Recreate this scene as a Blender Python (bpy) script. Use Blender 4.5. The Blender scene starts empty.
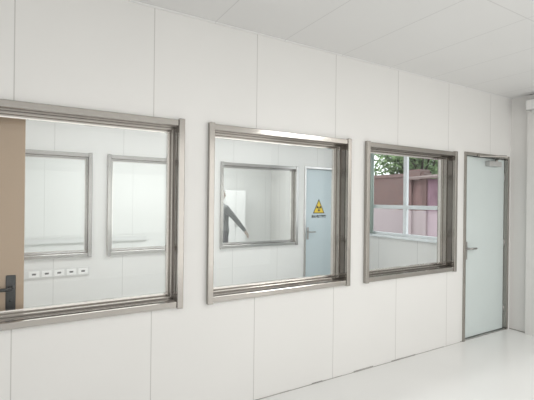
import bpy, bmesh, math, random
from mathutils import Vector, Matrix
random.seed(4)
sc = bpy.context.scene
try:
    sc.view_settings.view_transform = 'Standard'
    sc.view_settings.look = 'None'
except Exception: pass

# ---------------------------------------------------------------- materials
def M(name):
    m = bpy.data.materials.new(name); m.use_nodes = True
    nt = m.node_tree; b = nt.nodes["Principled BSDF"]
    return m, nt, b
def mth(nt, op, a, b=None, c=None):
    n = nt.nodes.new("ShaderNodeMath"); n.operation = op
    for i, v in enumerate((a, b, c)):
        if v is None: continue
        if isinstance(v, (int, float)): n.inputs[i].default_value = v
        else: nt.links.new(v, n.inputs[i])
    return n.outputs[0]
def mixc(nt, f, a, b):
    n = nt.nodes.new("ShaderNodeMix"); n.data_type = 'RGBA'
    for s, v in ((n.inputs[0], f), (n.inputs[6], a), (n.inputs[7], b)):
        if isinstance(v, (int, float)): s.default_value = v
        elif isinstance(v, tuple): s.default_value = (*v, 1)
        else: nt.links.new(v, s)
    return n.outputs[2]
def noise(nt, scale, detail=3, stretch=(1, 1, 1)):
    tc = nt.nodes.new("ShaderNodeTexCoord"); mp = nt.nodes.new("ShaderNodeMapping")
    mp.inputs["Scale"].default_value = stretch
    nz = nt.nodes.new("ShaderNodeTexNoise"); nz.inputs["Scale"].default_value = scale; nz.inputs["Detail"].default_value = detail
    nt.links.new(tc.outputs["Object"], mp.inputs[0]); nt.links.new(mp.outputs[0], nz.inputs[0])
    return nz.outputs[0]
def plain(name, col, rough=.5, metal=0, var=.06, scale=6, stretch=(1, 1, 1), bump=0):
    m, nt, b = M(name)
    n = noise(nt, scale, 3, stretch)
    c = mixc(nt, n, tuple(x*(1-var) for x in col), tuple(min(1, x*(1+var)) for x in col))
    nt.links.new(c, b.inputs["Base Color"])
    b.inputs["Roughness"].default_value = rough; b.inputs["Metallic"].default_value = metal
    if bump:
        bp = nt.nodes.new("ShaderNodeBump"); bp.inputs["Strength"].default_value = bump; bp.inputs["Distance"].default_value = .01
        nt.links.new(n, bp.inputs["Height"]); nt.links.new(bp.outputs[0], b.inputs["Normal"])
    return m
def panel(name, col, lines, seam, rough=.4, hw=.003):
    """lines: list of (axis, offset, spacing)"""
    m, nt, b = M(name)
    tc = nt.nodes.new("ShaderNodeTexCoord"); sp = nt.nodes.new("ShaderNodeSeparateXYZ")
    nt.links.new(tc.outputs["Object"], sp.inputs[0])
    mask = None
    for ax, off, per in lines:
        v = mth(nt, 'SUBTRACT', sp.outputs[ax], off)
        d = mth(nt, 'PINGPONG', v, per/2)
        k = mth(nt, 'LESS_THAN', d, hw)
        mask = k if mask is None else mth(nt, 'MAXIMUM', mask, k)
    n = noise(nt, 1.3, 2)
    c = mixc(nt, n, tuple(x*.97 for x in col), tuple(min(1, x*1.03) for x in col))
    if mask is not None:
        c = mixc(nt, mask, c, seam)
    nt.links.new(c, b.inputs["Base Color"]); b.inputs["Roughness"].default_value = rough
    return m

WALLC = (.78, .773, .755)
m_wall = panel("white_sandwich_panel", WALLC, [(0, 1.503, .785)], (.56, .55, .53))
m_wall_b = panel("white_sandwich_panel_inner", (.80, .80, .785), [(0, 1.05, .775)], (.62, .62, .60))
m_wall_y = panel("white_sandwich_panel_side", (.82, .81, .79), [(1, -.2, .775)], (.55, .54, .52))
m_ceil = panel("ceiling_tiles", (.81, .807, .80), [(0, 1.75, .6), (1, -.02, 1.2)], (.70, .695, .69), .6, .004)
m_floor = plain("pale_epoxy_floor", (.86, .862, .85), .22, 0, .03, 1.5)
m_steel = plain("brushed_stainless_steel", (.39, .37, .345), .14, 1, .02, 70, (1, 1, .02))
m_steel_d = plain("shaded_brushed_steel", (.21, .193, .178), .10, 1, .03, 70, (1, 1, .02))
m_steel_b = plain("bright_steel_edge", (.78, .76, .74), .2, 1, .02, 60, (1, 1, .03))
m_steel_i = plain("pale_brushed_steel", (.56, .55, .54), .25, 1, .02, 60, (1, 1, .03))
m_steel2 = plain("satin_metal", (.42, .41, .40), .3, 1, .04, 20)
m_silver = plain("silver_paint", (.52, .52, .51), .35, .3, .02, 20)
m_gap = plain("dark_joint_sealant", (.36, .35, .33), .8, 0, .6, 5)
m_white = plain("white_painted_trim", (.84, .83, .81), .4)
m_grey = plain("light_grey_plastic", (.58, .58, .57), .4, 0, .02)
m_blue = plain("pale_blue_door_paint", (.61, .672, .665), .35, 0, .02, 3)
m_blue2 = plain("light_blue_door_paint", (.58, .67, .705), .35, 0, .02, 3)
m_wood = plain("light_brown_wood", (.49, .36, .26), .45, 0, .05, 5, (6, 6, .35))
m_black = plain("black_metal", (.015, .015, .015), .3)
m_plast = plain("white_plastic", (.90, .90, .89), .35, 0, .01)
m_trunk = plain("off_white_trunking", (.74, .74, .73), .4, 0, .01)
m_slot = plain("dark_socket_slots", (.16, .16, .16), .6)
m_yel = plain("yellow_sign", (.85, .60, .03), .5, 0, .02)
m_ink = plain("black_ink", (.01, .01, .01), .6, 0, .02)
m_alu = plain("white_window_profile", (.80, .83, .85), .35, 0, .01)
m_cab = plain("white_cabinet_paint", (.90, .90, .89), .4, 0, .01)
m_curt = plain("grey_green_curtain", (.42, .50, .46), .8, 0, .1, 12)

def glassmat(name, tint, base=.04):
    m = bpy.data.materials.new(name); m.use_nodes = True; nt = m.node_tree
    nt.nodes.clear()
    out = nt.nodes.new("ShaderNodeOutputMaterial"); mx = nt.nodes.new("ShaderNodeMixShader")
    tr = nt.nodes.new("ShaderNodeBsdfTransparent"); tr.inputs[0].default_value = (*tint, 1)
    gl = nt.nodes.new("ShaderNodeBsdfGlossy"); gl.inputs["Roughness"].default_value = .0
    lw = nt.nodes.new("ShaderNodeLayerWeight"); lw.inputs[0].default_value = .5
    p = mth(nt, 'POWER', lw.outputs["Facing"], 5.0)
    f = mth(nt, 'MULTIPLY_ADD', p, .8, base)
    nt.links.new(f, mx.inputs[0]); nt.links.new(tr.outputs[0], mx.inputs[1]); nt.links.new(gl.outputs[0], mx.inputs[2])
    nt.links.new(mx.outputs[0], out.inputs[0])
    return m
m_glass = glassmat("clear_glass", (.955, .972, .965), .03)

# ---------------------------------------------------------------- mesh helpers
def mk(name, bm, mat, smooth=False, bevel=0):
    me = bpy.data.meshes.new(name)
    bmesh.ops.recalc_face_normals(bm, faces=bm.faces)
    bm.to_mesh(me); bm.free()
    o = bpy.data.objects.new(name, me); sc.collection.objects.link(o)
    mats = mat if isinstance(mat, (list, tuple)) else [mat]
    for m in mats: me.materials.append(m)
    if smooth:
        for p in me.polygons: p.use_smooth = True
    if bevel:
        b = o.modifiers.new("bevel", 'BEVEL'); b.width = bevel; b.segments = 2; b.limit_method = 'ANGLE'
    return o
def abox(bm, x0, x1, y0, y1, z0, z1, mi=0):
    v = [bm.verts.new((x, y, z)) for x in (x0, x1) for y in (y0, y1) for z in (z0, z1)]
    for f in ((0,1,3,2), (4,6,7,5), (0,4,5,1), (2,3,7,6), (0,2,6,4), (1,5,7,3)):
        bm.faces.new([v[i] for i in f]).material_index = mi
def box(name, mat, x0, x1, y0, y1, z0, z1, bevel=0):
    bm = bmesh.new(); abox(bm, x0, x1, y0, y1, z0, z1)
    return mk(name, bm, mat, bevel=bevel)
def acyl(bm, p0, p1, r, seg=16, r2=None):
    p0, p1 = Vector(p0), Vector(p1); d = p1-p0
    q = d.to_track_quat('Z', 'Y').to_matrix().to_4x4()
    bmesh.ops.create_cone(bm, cap_ends=True, segments=seg, radius1=r, radius2=r if r2 is None else r2, depth=d.length,
                          matrix=Matrix.Translation((p0+p1)/2) @ q)
def ring(bm, axis, a0, a1, z0, z1, w, d0, d1):
    def P(a, d, z): return (a, d, z) if axis == 'x' else (d, a, z)
    O = [(a0, z0), (a1, z0), (a1, z1), (a0, z1)]
    I = [(a0+w, z0+w), (a1-w, z0+w), (a1-w, z1-w), (a0+w, z1-w)]
    of = [bm.verts.new(P(a, d0, z)) for a, z in O]; ob = [bm.verts.new(P(a, d1, z)) for a, z in O]
    jf = [bm.verts.new(P(a, d0, z)) for a, z in I]; jb = [bm.verts.new(P(a, d1, z)) for a, z in I]
    for i in range(4):
        k = (i+1) % 4
        bm.faces.new((of[i], of[k], jf[k], jf[i])); bm.faces.new((ob[i], jb[i], jb[k], ob[k]))
        bm.faces.new((of[i], ob[i], ob[k], of[k])); bm.faces.new((jf[i], jf[k], jb[k], jb[i]))
def wall(name, mat, axis, a0, a1, d0, d1, z0, z1, holes):
    xs = sorted({a0, a1, *[h[0] for h in holes], *[h[1] for h in holes]})
    zs = sorted({z0, z1, *[h[2] for h in holes], *[h[3] for h in holes]})
    def solid(i, j):
        if i < 0 or j < 0 or i >= len(xs)-1 or j >= len(zs)-1: return False
        cx, cz = (xs[i]+xs[i+1])/2, (zs[j]+zs[j+1])/2
        return not any(h[0] < cx < h[1] and h[2] < cz < h[3] for h in holes)
    bm = bmesh.new(); cache = {}
    def V(a, d, z):
        k = (a, d, z)
        if k not in cache: cache[k] = bm.verts.new((a, d, z) if axis == 'x' else (d, a, z))
        return cache[k]
    for i in range(len(xs)-1):
        for j in range(len(zs)-1):
            if not solid(i, j): continue
            a, b, c, e = xs[i], xs[i+1], zs[j], zs[j+1]
            for d in (d0, d1): bm.faces.new((V(a, d, c), V(b, d, c), V(b, d, e), V(a, d, e)))
            if not solid(i-1, j): bm.faces.new((V(a, d0, c), V(a, d1, c), V(a, d1, e), V(a, d0, e)))
            if not solid(i+1, j): bm.faces.new((V(b, d0, c), V(b, d1, c), V(b, d1, e), V(b, d0, e)))
            if not solid(i, j-1): bm.faces.new((V(a, d0, c), V(b, d0, c), V(b, d1, c), V(a, d1, c)))
            if not solid(i, j+1): bm.faces.new((V(a, d0, e), V(b, d0, e), V(b, d1, e), V(a, d1, e)))
    o = mk(name, bm, mat); o["kind"] = "structure"
    return o
def empty(name, loc, label=None, cat=None, structure=False):
    e = bpy.data.objects.new(name, None); e.location = loc; e.empty_display_size = .1
    sc.collection.objects.link(e)
    if label: e["label"] = label
    if cat: e["category"] = cat
    if structure: e["kind"] = "structure"
    return e
def kid(o, p, origin=None):
    o.parent = p
    L = Vector((0, 0, 0)); q = p
    while q: L += q.location; q = q.parent
    o.matrix_parent_inverse = Matrix.Translation(-L)
    return o

H = 2.815; XE = 5.085; YB = 2.62
XL2 = -.95
SILL, HEAD = .80, 2.08
FR = [(-.42, .925), (1.105, 2.45), (2.636, 3.978)]
DR = (4.137, 5.037)
BK = [(-.67, .684), (.857, 2.21), (2.389, 3.746)]
DB = (3.886, 4.786)
DH = 2.10
ins = .036
TF = .16          # front partition thickness

# ---------------------------------------------------------------- shell
wall("wall_front", m_wall, 'x', -2.6, XE, 0, TF, 0, H,
     [(a+ins, b-ins, SILL+ins, HEAD-ins) for a, b in FR] + [(DR[0]+.01, DR[1]-.01, 0, DH-.01)])
wall("wall_middle", m_wall_b, 'x', XL2, XE, YB, YB+.10, 0, H,
     [(a+ins, b-ins, SILL+ins+.03, HEAD-ins) for a, b in BK] + [(DB[0]+.01, DB[1]-.01, 0, DH-.01)])
wall("wall_back", m_wall_b, 'x', XL2-.1, XE, 5.6, 5.7, 0, H, [])
EW = (.20, 2.52, .98, 2.60)
wall("wall_right", m_wall_y, 'y', -5.3, 5.7, XE, XE+.15, 0, H, [EW])
wall("wall_inner_left", m_wall_y, 'y', TF, 5.6, XL2-.1, XL2, 0, H, [(.215, 1.10, 0, 2.12)])
wall("wall_left", m_wall_y, 'y', -5.3, .1, -2.7, -2.6, 0, H, [])
wall("wall_rear", m_wall, 'x', -2.7, XE, -5.4, -5.3, 0, H, [])
o = box("floor", m_floor, -2.7, XE+.15, -5.4, 5.7, -.1, 0); o["kind"] = "structure"
o = box("ceiling", m_ceil, -2.7, XE+.15, -5.4, 5.7, H, H+.1); o["kind"] = "structure"
bm = bmesh.new()
x = -2.6
while x < DR[0]-.01:
    x1 = min(x+random.uniform(.10, .30), DR[0]-.002)
    abox(bm, x, x1, -.002-random.uniform(0, .004), 0, 0, random.uniform(.002, .012)); x = x1
o = mk("baseboard_front", bm, m_gap); o["kind"] = "structure"
o = box("trim_1", m_ceil, -2.6, XE-.02, -.012, 0, H-.008, H); o["kind"] = "structure"
o = box("trim_2", m_ceil, XE-.012, XE, -5.3, 0, H-.008, H); o["kind"] = "structure"
o = box("baseboard_right", m_gap, XE-.006, XE, -5.3, -.01, 0, .008); o["kind"] = "structure"
o = box("trim_3", m_white, XE-.035, XE-.0005, -.62, -.20, 0.0, H-.009, bevel=.003); o["kind"] = "structure"
o = box("trim_4", m_trunk, XL2, 2.1, 5.56, 5.5995, .70, .80, bevel=.004); o["kind"] = "structure"

# ---------------------------------------------------------------- windows
def steel_window(n, a, b, z0, z1, y0, label, ms, md, me_, T, g):
    """T wall thickness, g glass depth"""
    e = empty("window_%d" % n, ((a+b)/2, y0+.05, z0), label, None, True)
    fw = .042
    for x0, x1 in ((a, a+fw), (b-fw, b)):
        bm = bmesh.new(); abox(bm, x0, x1, y0-.036, y0, z0-.008, z1+.008)
        kid(mk("side_casing", bm, ms, bevel=.004), e)
    for q0, q1, nm in ((z1-fw, z1, "head_rail"), (z0, z0+fw, "sill_rail")):
        bm = bmesh.new(); abox(bm, a+fw, b-fw, y0-.028, y0, q0, q1)
        kid(mk(nm, bm, ms, bevel=.004), e)
    bm = bmesh.new(); ring(bm, 'x', a, b, z0, z1, fw, y0+T, y0+T+.022)
    kid(mk("rear_casing", bm, ms, bevel=.002), e)
    bm = bmesh.new()
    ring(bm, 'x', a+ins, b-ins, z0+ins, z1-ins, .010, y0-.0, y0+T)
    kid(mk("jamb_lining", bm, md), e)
    bm = bmesh.new()
    ring(bm, 'x', a+.046, b-.046, z0+.046, z1-.046, .013, y0+g*.45, y0+g+.02)
    ring(bm, 'x', a+.059, b-.059, z0+.059, z1-.059, .010, y0+g*.75, y0+g+.018)
    kid(mk("glazing_bead", bm, ms, bevel=.002), e)
    bm = bmesh.new()
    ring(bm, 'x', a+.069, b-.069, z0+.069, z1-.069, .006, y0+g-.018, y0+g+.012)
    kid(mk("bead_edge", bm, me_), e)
    bm = bmesh.new()
    v = [bm.verts.new(p) for p in ((a+.073, y0+g, z0+.073), (b-.073, y0+g, z0+.073), (b-.073, y0+g, z1-.073), (a+.073, y0+g, z1-.073))]
    bm.faces.new(v); kid(mk("glass_pane", bm, m_glass), e)
    return e
for i, (a, b) in enumerate(FR):
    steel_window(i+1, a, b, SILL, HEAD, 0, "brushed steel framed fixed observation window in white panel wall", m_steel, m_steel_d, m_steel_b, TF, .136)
for i, (a, b) in enumerate(BK):
    steel_window(i+4, a, b, SILL+.03, HEAD, YB, "steel framed fixed window in the inner partition wall", m_steel_i, m_steel, m_steel_b, .10, .078)
e = empty("window_7", (XE+.07, (EW[0]+EW[1])/2, EW[2]), "white framed exterior window looking onto trees and red wall", None, True)
bm = bmesh.new()
ring(bm, 'y', EW[0], EW[1], EW[2], EW[3], .045, XE+.03, XE+.10)
for y in (1.63, .92): abox(bm, XE+.04, XE+.09, y-.032, y+.032, EW[2]+.045, EW[3]-.045)
abox(bm, XE+.035, XE+.095, EW[0]+.045, EW[1]-.045, 1.42, 1.48)
kid(mk("window_frame", bm, m_alu, bevel=.002), e)
bm = bmesh.new()
v = [bm.verts.new((XE+.065, y, z)) for y, z in ((EW[0]+.04, EW[2]+.04), (EW[1]-.04, EW[2]+.04), (EW[1]-.04, EW[3]-.04), (EW[0]+.04, EW[3]-.04))]
bm.faces.new(v); kid(mk("glass_pane", bm, m_glass), e)
kid(box("window_sill", m_alu, XE-.06, XE+.03, EW[0]-.04, EW[1]+.04, EW[2]-.03, EW[2]-.001, bevel=.004), e)
bm = bmesh.new(); N = 40
prev = None
for i in range(N+1):
    y = 2.20+.28*i/N; x = XE-.07+.028*math.sin(i*1.25)
    cur = (bm.verts.new((x, y, 1.0)), bm.verts.new((x, y, 2.68)))
    if prev: bm.faces.new((prev[0], cur[0], cur[1], prev[1]))
    prev = cur
ce = empty("curtain", (XE-.07, 2.36, 1.0), "grey-green curtain bunched beside the exterior window", "curtain")
c = mk("fabric", bm, m_curt, smooth=True); kid(c, ce)
so = c.modifiers.new("th", 'SOLIDIFY'); so.thickness = .003
bm = bmesh.new(); acyl(bm, (XE-.07, .18, 2.69), (XE-.07, 2.54, 2.69), .012)
acyl(bm, (XE-.07, .22, 2.69), (XE, .22, 2.69), .008); acyl(bm, (XE-.07, 2.51, 2.69), (XE, 2.51, 2.69), .008)
kid(mk("curtain_rail", bm, m_steel2, smooth=True), ce)

# ---------------------------------------------------------------- doors
def lever(parent, x, y, z, sgn, mat, dirx, zl=.20, pw=.021):
    bm = bmesh.new(); abox(bm, x-pw, x+pw, min(y, y+sgn*.008), max(y, y+sgn*.008), z-zl*.62, z+zl*.38)
    p = mk("handle_plate", bm, mat, bevel=.004); kid(p, parent)
    bm = bmesh.new(); acyl(bm, (x, y+sgn*.008, z), (x, y+sgn*.05, z), .011)
    acyl(bm, (x-dirx*.008, y+sgn*.05, z), (x+dirx*.12, y+sgn*.05, z), .011)
    bmesh.ops.create_uvsphere(bm, u_segments=12, v_segments=8, radius=.0112, matrix=Matrix.Translation((x+dirx*.12, y+sgn*.05, z)))
    l = mk("door_handle", bm, mat, smooth=True); kid(l, parent)
    bm = bmesh.new(); acyl(bm, (x, y+sgn*.008, z-.075), (x, y+sgn*.013, z-.075), .008)
    k = mk("lock_cylinder", bm, mat, smooth=True); kid(k, parent)
def blue_door(n, a, b, y0, label, closer=True, ms=None, leafmat=None, T=.115):
    e = empty("door_%d" % n, ((a+b)/2, y0+.05, 0), label, None, True)
    bm = bmesh.new()
    for s in (0, 1):
        x0, x1 = (a, a+.035) if s == 0 else (b-.035, b)
        abox(bm, x0, x1, y0-.015, y0, 0, DH)
        abox(bm, x0+.01*(1-s), x1-.01*s, y0, y0+T, 0, DH-.01)
        st = (a+.035, a+.05) if s == 0 else (b-.05, b-.035)
        abox(bm, st[0], st[1], y0+.075, y0+.10, 0, DH-.035)
    abox(bm, a+.035, b-.035, y0-.015, y0, DH-.035, DH)
    abox(bm, a+.035, b-.035, y0, y0+T, DH-.035, DH-.01)
    abox(bm, a+.05, b-.05, y0+.075, y0+.10, DH-.05, DH-.035)
    kid(mk("door_frame", bm, ms or m_steel, bevel=.0015), e)
    leaf = box("door_leaf", leafmat or m_blue, a+.039, b-.039, y0+.03, y0+.074, .012, DH-.039, bevel=.003); kid(leaf, e)
    kid(box("threshold", m_steel2, a+.035, b-.035, y0+.0, y0+.10, 0.0, .008), e)
    lever(e, a+.10, y0+.03, 1.02, -1, m_steel2, 1)
    for z in (.25, 1.05, 1.85):
        bm = bmesh.new(); acyl(bm, (b-.038, y0+.024, z-.05), (b-.038, y0+.024, z+.05), .007)
        kid(mk("hinge", bm, m_steel2, smooth=True), e)
    if closer:
        c = box("door_closer", m_silver, b-.44, b-.19, y0-.025, y0+.030, DH-.135, DH-.075, bevel=.006); kid(c, e)
        bm = bmesh.new()
        acyl(bm, (b-.27, y0-.004, DH-.075), (b-.27, y0-.004, DH-.045), .013)
        acyl(bm, (b-.27, y0-.006, DH-.05), (b-.46, y0-.22, DH-.046), .013)
        acyl(bm, (b-.46, y0-.22, DH-.046), (b-.64, y0-.012, DH-.034), .012)
        abox(bm, b-.67, b-.61, y0-.024, y0-.015, DH-.045, DH-.015)
        kid(mk("closer_arm", bm, m_steel), e)
    return e
blue_door(1, DR[0], DR[1], 0, "pale blue steel door with stainless frame and closer", T=TF+.015)
d2 = blue_door(2, DB[0], DB[1], YB, "light blue steel door bearing a yellow radiation warning sign", closer=False, ms=m_steel_i, leafmat=m_blue2)
cx, zb, yy = 4.215, 1.325, YB+.030
s = empty("warning_sign", (cx, yy, zb-.09), "yellow triangular radiation warning sign with black trefoil on blue door", "sign")
def flat(name, pts_list, mat, y, th=.0015):
    bm = bmesh.new()
    for pts in pts_list:
        f = [bm.verts.new((x, y, z)) for x, z in pts]; g = [bm.verts.new((x, y-th, z)) for x, z in pts]
        bm.faces.new(f); bm.faces.new(g)
        for i in range(len(f)): k = (i+1) % len(f); bm.faces.new((f[i], f[k], g[k], g[i]))
    return mk(name, bm, mat)
def tri(w, h, c): return [(cx-w/2, c), (cx+w/2, c), (cx, c+h)]
kid(flat("sign_border", [tri(.245, .245, zb)], m_ink, yy), s)
kid(flat("sign_face", [tri(.203, .201, zb+.014)], m_yel, yy-.0016), s)
tc_ = zb+.086; parts = []
for k in range(3):
    c0 = math.radians(90+180+120*k)
    a0, a1 = c0-math.radians(30), c0+math.radians(30)
    inner = [(cx+.015*math.cos(a0+(a1-a0)*i/8), tc_+.015*math.sin(a0+(a1-a0)*i/8)) for i in range(9)]
    outer = [(cx+.051*math.cos(a0+(a1-a0)*i/8), tc_+.051*math.sin(a0+(a1-a0)*i/8)) for i in range(9)]
    parts.append(inner+outer[::-1])
parts.append([(cx+.010*math.cos(i*math.pi/8), tc_+.010*math.sin(i*math.pi/8)) for i in range(16)])
kid(flat("radiation_trefoil", parts, m_ink, yy-.0032, .001), s)
cu = bpy.data.curves.new("sign_lettering", 'FONT'); cu.body = "当心电离辐射"; cu.size = .052; cu.align_x = 'CENTER'; cu.extrude = .0005; cu.offset = .0018
to = bpy.data.objects.new("sign_lettering_tmp", cu); sc.collection.objects.link(to)
to.location = (cx, yy-.001, zb-.068); to.rotation_euler = (math.pi/2, 0, 0)
bpy.context.view_layer.update()
dg = bpy.context.evaluated_depsgraph_get()
me = bpy.data.meshes.new_from_object(to.evaluated_get(dg)); me.transform(to.matrix_world)
t2 = bpy.data.objects.new("sign_lettering", me); me.materials.clear(); me.materials.append(m_ink); sc.collection.objects.link(t2)
bpy.data.objects.remove(to); kid(t2, s)

# wooden open door
e = empty("door_3", (XL2, .22, 0), "open light brown wooden door with black lever handle", None, True)
kid(box("door_leaf", m_wood, XL2+.02, -.010, .222, .262, .008, 2.10, bevel=.002), e)
lever(e, -.078, .222, .985, -1, m_black, -1, .21, .026)
lever(e, -.078, .262, .985, 1, m_black, -1, .21, .026)
bm = bmesh.new()
abox(bm, XL2-.11, XL2+.012, .20, .215, 0, 2.12); abox(bm, XL2-.11, XL2+.012, 1.10, 1.115, 0, 2.12); abox(bm, XL2-.11, XL2+.012, .215, 1.10, 2.105, 2.12)
kid(mk("door_frame", bm, m_wood), e)
for z in (.25, 1.05, 1.85):
    bm = bmesh.new(); acyl(bm, (XL2+.015, .218, z-.05), (XL2+.015, .218, z+.05), .006); kid(mk("hinge", bm, m_steel2), e)

# ---------------------------------------------------------------- outlets on inner wall
zc = .66
e = empty("power_outlet_strip", (.30, YB-.001, zc-.055), "white wall trunking strip with a row of mains sockets", "socket")
kid(box("trunking", m_trunk, -.10, .665, YB-.018, YB-.0005, zc-.050, zc+.050, bevel=.003), e)
for i in range(5):
    x = .02+i*.128
    so = box("socket", m_plast, x+.008, x+.112, YB-.024, YB-.018, zc-.036, zc+.036, bevel=.003); kid(so, e)
    sl = box("socket_slot", m_slot, x+.040, x+.080, YB-.0248, YB-.0238, zc-.010, zc+.010, bevel=.0); sl.parent = so

# small grey box high on the end wall
e = empty("wall_speaker", (XE-.06, -.30, 2.60), "small grey box mounted high near the ceiling corner", "speaker")
kid(box("housing", m_grey, XE-.13, XE-.0355, -.42, -.225, 2.61, 2.74, bevel=.010), e)
kid(box("front_cover", m_plast, XE-.135, XE-.1305, -.41, -.235, 2.62, 2.73, bevel=.002), e)
kid(box("bracket", m_trunk, XE-.10, XE-.0355, -.36, -.28, 2.58, 2.61), e)

# ---------------------------------------------------------------- cabinet in third room
e = empty("storage_cabinet", (3.90, 5.3, 0), "tall white metal two-door cabinet against the wall", "cabinet")
kid(box("body", m_cab, 3.66, 4.14, 5.14, 5.55, .0, 1.74, bevel=.004), e)
for k in range(2):
    x0 = 3.668+k*.233
    d = box("cabinet_door", m_cab, x0, x0+.229, 5.12, 5.138, .06, 1.72, bevel=.003); kid(d, e)
    hx = x0+.205 if k == 0 else x0+.02
    bm = bmesh.new(); acyl(bm, (hx, 5.10, .95), (hx, 5.10, 1.08), .006)
    acyl(bm, (hx, 5.12, .96), (hx, 5.10, .96), .004); acyl(bm, (hx, 5.12, 1.07), (hx, 5.10, 1.07), .004)
    h = mk("handle", bm, m_steel2); h.parent = d

# ---------------------------------------------------------------- person (fused surfaces)
m_skin = plain("skin", (.45, .37, .32), .5, 0, .04)
m_shirt = plain("grey_cloth", (.20, .21, .21), .8, 0, .15, 30)
m_trou = plain("charcoal_trousers", (.14, .14, .15), .85, 0, .15, 30)
m_hair = plain("black_hair", (.03, .028, .028), .5, 0, .3, 60)
PX, PY = 3.185, 4.33
O3 = Vector((PX, PY, 0))
def limb(bm, pts):
    for i, (p, r) in enumerate(pts):
        bmesh.ops.create_uvsphere(bm, u_segments=16, v_segments=10, radius=r, matrix=Matrix.Translation(O3+Vector(p)))
        if i: acyl(bm, O3+Vector(pts[i-1][0]), O3+Vector(p), pts[i-1][1], 16, r)
def loft(bm, rings, seg=28):
    prev = None; first = None
    for (x, y, z, rx, ry) in rings:
        cur = [bm.verts.new((PX+x+rx*math.cos(2*math.pi*i/seg), PY+y+ry*math.sin(2*math.pi*i/seg), z)) for i in range(seg)]
        if prev:
            for i in range(seg): bm.faces.new((prev[i], prev[(i+1) % seg], cur[(i+1) % seg], cur[i]))
        else: bm.faces.new(cur[::-1])
        prev = cur
    bm.faces.new(prev)
def ell(bm, x, y, z, rx, ry, rz):
    bmesh.ops.create_uvsphere(bm, u_segments=24, v_segments=16, radius=1, matrix=Matrix.Translation((PX+x, PY+y, z)) @ Matrix.Diagonal((rx, ry, rz, 1)))
def fuse(name, bm, mat, vox, it=6):
    o = mk(name, bm, mat)
    r = o.modifiers.new("r", 'REMESH'); r.mode = 'VOXEL'; r.voxel_size = vox; r.use_smooth_shade = True
    sm = o.modifiers.new("s", 'SMOOTH'); sm.factor = .5; sm.iterations = it
    bpy.context.view_layer.update()
    m2 = bpy.data.meshes.new_from_object(o.evaluated_get(bpy.context.evaluated_depsgraph_get()))
    bpy.data.objects.remove(o)
    m2.materials.clear(); m2.materials.append(mat)
    o2 = bpy.data.objects.new(name, m2); sc.collection.objects.link(o2)
    for p in m2.polygons: p.use_smooth = True
    return o2
HX = -.05   # head carried slightly back
ARM = {'R': [(.01, -.19, 1.38), (.20, -.24, 1.16), (.40, -.22, .95)], 'L': [(.0, .19, 1.40), (-.03, .25, 1.12), (.06, .26, .88)]}
HD = {'R': ((.6, .02, -.78), (.78, 0, .6), 1), 'L': ((.25, 0, -.95), (.95, 0, .25), -1)}
LEG = {'R': [(0, -.10, .90), (.03, -.11, .50), (-.02, -.11, .09), (.12, -.13, .04)], 'L': [(0, .10, .90), (.01, .11, .50), (-.06, .11, .09), (.08, .13, .04)]}
TORSO = [(.02, 0, .84, .10, .15), (.02, 0, .94, .115, .165), (.02, 0, 1.08, .10, .14), (.01, 0, 1.26, .115, .165), (-.01, 0, 1.38, .100, .175), (-.02, 0, 1.44, .075, .13), (-.02, 0, 1.47, .05, .06)]
bm = bmesh.new()
loft(bm, TORSO)
limb(bm, [((-.02, 0, 1.44), .058), ((.02+HX, 0, 1.55), .054)])
ell(bm, .03+HX, 0, 1.645, .095, .075, .105); ell(bm, .062+HX, 0, 1.585, .060, .052, .060)
limb(bm, [((.118+HX, 0, 1.645), .010), ((.140+HX, 0, 1.612), .015)])
limb(bm, [((.112+HX, -.018, 1.575), .008), ((.112+HX, .018, 1.575), .008)])
for sy in (-1, 1): ell(bm, .025+HX, sy*.077, 1.635, .02, .012, .032)
for k in 'RL':
    a = ARM[k]; limb(bm, [(a[0], .052), (a[1], .038), (a[2], .025)])
    l = LEG[k]; limb(bm, [(l[0], .088), (l[1], .058), (l[2], .040), (l[3], .03)])
    d, up, side = HD[k]; d = Vector(d).normalized(); up = Vector(up).normalized(); sd = d.cross(up).normalized()*side; w = Vector(a[2])
    for off in (-.026, -.009, .009, .026):
        limb(bm, [(tuple(w+d*.012+sd*off*.6), .016), (tuple(w+d*.085+sd*off), .013)])
    for off, L in ((-.031, .062), (-.0105, .076), (.0105, .070), (.031, .054)):
        b0 = w+d*.088+sd*off
        limb(bm, [(tuple(b0), .0095), (tuple(b0+d*L*.45-up*.006), .009), (tuple(b0+d*L*.8-up*.018), .0082), (tuple(b0+d*L-up*.03), .0075)])
    limb(bm, [(tuple(w+d*.025-sd*.02), .014), (tuple(w+d*.055-sd*.045-up*.006), .0115), (tuple(w+d*.085-sd*.056-up*.014), .009)])
pe = empty("person", (PX, PY, 0), "person in grey clothes reaching one arm forward and down", "person")
kid(fuse("body", bm, m_skin, .0065, 3), pe)
bm = bmesh.new()
loft(bm, [(x, y, z, rx+.018, ry+.018) for x, y, z, rx, ry in TORSO[:-1]] + [(-.025, 0, 1.475, .068, .075)])
for k in 'RL':
    a = ARM[k]; q = Vector(a[1]).lerp(Vector(a[2]), .94)
    limb(bm, [(a[0], .064), (a[1], .048), (tuple(q), .036)])
kid(fuse("jacket", bm, m_shirt, .010), pe)
bm = bmesh.new()
loft(bm, [(.01, 0, .80, .10, .155), (.02, 0, .92, .128, .178), (.02, 0, 1.02, .112, .158)])
for k in 'RL':
    l = LEG[k]; limb(bm, [(l[0], .102), (l[1], .074), (tuple(Vector(l[2])+Vector((0, 0, .03))), .060)])
kid(fuse("trousers", bm, m_trou, .010), pe)
for k in 'RL':
    x, y, z = LEG[k][2]
    bm = bmesh.new(); ell(bm, x+.065, y, .045, .145, .052, .055)
    for v in bm.verts: v.co.z = max(v.co.z, .001)
    kid(mk("shoe", bm, m_black, smooth=True), pe)
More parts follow.
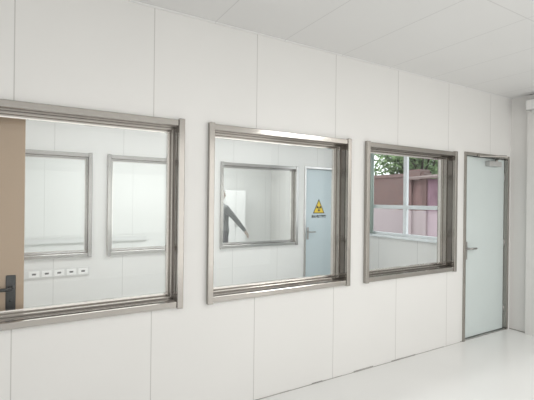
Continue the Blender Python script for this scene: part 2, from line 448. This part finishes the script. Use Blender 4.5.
bm = bmesh.new(); ell(bm, .012+HX, 0, 1.665, .102, .086, .105)
for v in bm.verts:
    fx = v.co.x-PX-HX
    if fx > .055 and v.co.z < 1.70: v.co.x = PX+HX+.055
    if v.co.z < 1.595: v.co.z = 1.595
kid(mk("hair", bm, m_hair, smooth=True), pe)
for sy in (-1, 1):
    bm = bmesh.new(); ell(bm, .117+HX, sy*.029, 1.650, .008, .012, .006)
    kid(mk("eye", bm, m_ink, smooth=True), pe)

# ---------------------------------------------------------------- outdoors
def band(nt, col, zlim, low, soft=.12):
    tc = nt.nodes.new("ShaderNodeTexCoord"); sp = nt.nodes.new("ShaderNodeSeparateXYZ"); nt.links.new(tc.outputs["Object"], sp.inputs[0])
    n = noise(nt, 2.5, 4)
    z = mth(nt, 'ADD', sp.outputs[2], mth(nt, 'MULTIPLY', n, soft))
    k = mth(nt, 'LESS_THAN', z, zlim+soft*.5)
    return mixc(nt, k, col, low)
def brickmat(name, c1, c2, mort, sc_=4):
    m, nt, b = M(name); tc = nt.nodes.new("ShaderNodeTexCoord")
    br = nt.nodes.new("ShaderNodeTexBrick"); br.inputs["Scale"].default_value = sc_
    br.inputs[1].default_value = (*c1, 1); br.inputs[2].default_value = (*c2, 1); br.inputs[3].default_value = (*mort, 1)
    sp = nt.nodes.new("ShaderNodeSeparateXYZ"); cb = nt.nodes.new("ShaderNodeCombineXYZ")
    nt.links.new(tc.outputs["Object"], sp.inputs[0]); nt.links.new(sp.outputs[1], cb.inputs[0]); nt.links.new(sp.outputs[2], cb.inputs[1])
    nt.links.new(cb.outputs[0], br.inputs[0]); n = noise(nt, 1.5, 4)
    c = mixc(nt, n, br.outputs[0], (.17, .12, .115))
    c = band(nt, c, 1.3, (.40, .34, .35))
    nt.links.new(c, b.inputs["Base Color"]); b.inputs["Roughness"].default_value = .9
    return m
m_brick = brickmat("weathered_red_brick", (.19, .09, .07), (.11, .06, .05), (.24, .19, .18), 5)
def clad(name, a, b_, low):
    m, nt, b = M(name)
    n1 = noise(nt, 3.0, 6, (1, 1, .35)); n1 = mth(nt, 'MULTIPLY_ADD', n1, 3.4, -1.2)
    nn = nt.nodes.new("ShaderNodeClamp"); nt.links.new(n1, nn.inputs[0])
    c = mixc(nt, nn.outputs[0], a, b_); c = band(nt, c, 1.3, low)
    nt.links.new(c, b.inputs["Base Color"]); b.inputs["Roughness"].default_value = .8
    return m
m_pink = clad("faded_mauve_cladding", (.19, .11, .14), (.38, .24, .30), (.50, .40, .44))
m_maroon = clad("dull_maroon_render", (.11, .065, .06), (.22, .13, .125), (.44, .37, .38))
m_roof = plain("rusty_roof_sheet", (.20, .15, .14), .7, 0, .3, 5)
m_ground = plain("pale_concrete_ground", (.45, .43, .42), .9, 0, .1, 2)
m_bark = plain("bark", (.10, .08, .07), .9, 0, .4, 12)
m_leaf = plain("green_leaves", (.22, .32, .15), .7, 0, .6, 4)
o = box("ground_outside", m_ground, XE+.16, 26, -6, 22, -.35, -.05); o["kind"] = "structure"
bm = bmesh.new(); abox(bm, 10, 10.25, 5.0, 14, -.05, 2.3); abox(bm, 9.95, 10.3, 5.0, 14, 2.3, 2.4)
for y in (5.1, 8, 11): abox(bm, 9.9, 10.35, y, y+.4, -.05, 2.5)
o = mk("boundary_wall", bm, m_brick); o["label"] = "weathered red brick boundary wall with coping outdoors"; o["category"] = "wall"
e = empty("shed", (10.3, 3.5, -.05), "faded mauve and maroon shed with rusty sheet roof outdoors", "shed")
bm = bmesh.new(); abox(bm, 9.2, 11.4, 1.2, 4.3, -.05, 2.15)
for y in (2.2, 3.0, 3.7): abox(bm, 9.17, 9.2, y, y+.06, -.05, 2.15)
abox(bm, 9.17, 9.2, 1.2, 4.3, 1.28, 1.34)
kid(mk("shed_wall", bm, m_pink), e)
bm = bmesh.new(); abox(bm, 9.2, 11.4, 4.3, 4.88, -.05, 2.15); abox(bm, 9.14, 9.2, 4.3, 4.42, -.05, 2.15); abox(bm, 9.14, 9.2, 4.78, 4.88, -.05, 2.15)
kid(mk("shed_end_bay", bm, m_maroon), e)
bm = bmesh.new()
v = [bm.verts.new(p) for p in ((8.95, 1.1, 2.15), (8.95, 4.94, 2.15), (11.6, 4.94, 2.45), (11.6, 1.1, 2.45), (8.95, 1.1, 2.20), (8.95, 4.94, 2.20), (11.6, 4.94, 2.50), (11.6, 1.1, 2.50))]
for f in ((0,1,2,3),(4,7,6,5),(0,4,5,1),(1,5,6,2),(2,6,7,3),(3,7,4,0)): bm.faces.new([v[i] for i in f])
kid(mk("shed_roof", bm, m_roof), e)
def tree(x, y, h, r, label):
    e = empty("tree", (x, y, -.05), label, "tree")
    bm = bmesh.new(); acyl(bm, (x, y, -.05), (x+.1, y, h*.55), .14, 10, .08)
    tips = []
    for k in range(18):
        a = k*.97; p = (x+.1+math.cos(a)*r*.75, y+math.sin(a)*r*.75, h*(.38+.10*(k % 6))); acyl(bm, (x+.07, y, h*(.26+.016*k)), p, .05, 8, .015); tips.append(p)
    kid(mk("trunk", bm, m_bark, smooth=True), e)
    bm = bmesh.new()
    for p in tips+[(x, y, h*.85), (x, y, h*.65), (x, y, h*.5)]:
        for i in range(330):
            d = Vector((random.gauss(0, 1), random.gauss(0, 1), random.gauss(0, .9)))*r*.36
            if d.length > r*.75: d *= r*.75/d.length
            c = Vector(p)+d; u = Vector((random.uniform(-1, 1), random.uniform(-1, 1), random.uniform(-1, 1))).normalized(); w = u.orthogonal().normalized()
            s_ = .11
            q = [bm.verts.new(c+u*s_), bm.verts.new(c+w*s_*.5), bm.verts.new(c-u*s_), bm.verts.new(c-w*s_*.5)]; bm.faces.new(q)
    kid(mk("foliage", bm, m_leaf), e)
tree(13.6, 8.0, 5.0, 1.45, "leafy green tree behind the brick wall")
tree(13.6, 12.6, 5.2, 1.45, "leafy green tree behind the brick wall")
tree(19.0, 11.2, 7.0, 1.9, "tall leafy green tree beyond the brick wall")
tree(13.6, 3.7, 4.4, 1.3, "leafy green tree behind the shed")

# ---------------------------------------------------------------- lights
w = bpy.data.worlds.new("world"); sc.world = w; w.use_nodes = True
nt = w.node_tree; bg = nt.nodes["Background"]; bg.inputs[0].default_value = (.95, .97, 1, 1); bg.inputs[1].default_value = 2.2
def area(name, loc, rot, sx, sy, p, col=(1, 1, 1)):
    l = bpy.data.lights.new(name, 'AREA'); l.shape = 'RECTANGLE'; l.size = sx; l.size_y = sy; l.energy = p; l.color = col
    o = bpy.data.objects.new(name, l); o.location = loc; o.rotation_euler = rot; sc.collection.objects.link(o)
area("rear_wall_fill", (1.24, -5.28, 1.4), (math.pi/2, 0, 0), 7.6, 2.8, 74, (1, .997, .985))  # fill light added across the solid rear wall, which has no glazing
area("ceiling_fill", (1.2, -2.1, H-.03), (0, 0, 0), 3.0, .6, 15, (1, .99, .97))  # added fill light under the ceiling, out of view, no fixture there
area("ceiling_fill", (4.2, -3.4, H-.03), (0, 0, 0), 1.2, .6, 42, (1, .99, .97))  # second added fill, brightens the floor at the right
area("ceiling_fill", (1.8, 1.3, H-.03), (0, 0, 0), 4.0, .6, 43, (.99, 1, 1))  # added fill light for the middle room, no fixture
area("ceiling_fill", (2.2, 4.1, H-.03), (0, 0, 0), 4.0, .6, 72, (.99, 1, 1))  # added fill light for the third room, no fixture

# ---------------------------------------------------------------- camera
cam = bpy.data.cameras.new("camera"); co = bpy.data.objects.new("camera", cam); sc.collection.objects.link(co)
cam.sensor_width = 36; cam.lens = 400/534*36; cam.clip_start = .05
th = math.radians(59); roll = math.radians(.66)
f = Vector((math.cos(th), math.sin(th), 0)); 
up = Vector((0, 0, 1)); r = f.cross(up).normalized()
u2 = (up*math.cos(roll) + -r*math.sin(roll)).normalized(); r2 = f.cross(u2).normalized()
mw = Matrix((r2, u2, -f)).transposed().to_4x4(); mw.translation = Vector((0, -2.67, 1.54))
co.matrix_world = mw
sc.camera = co
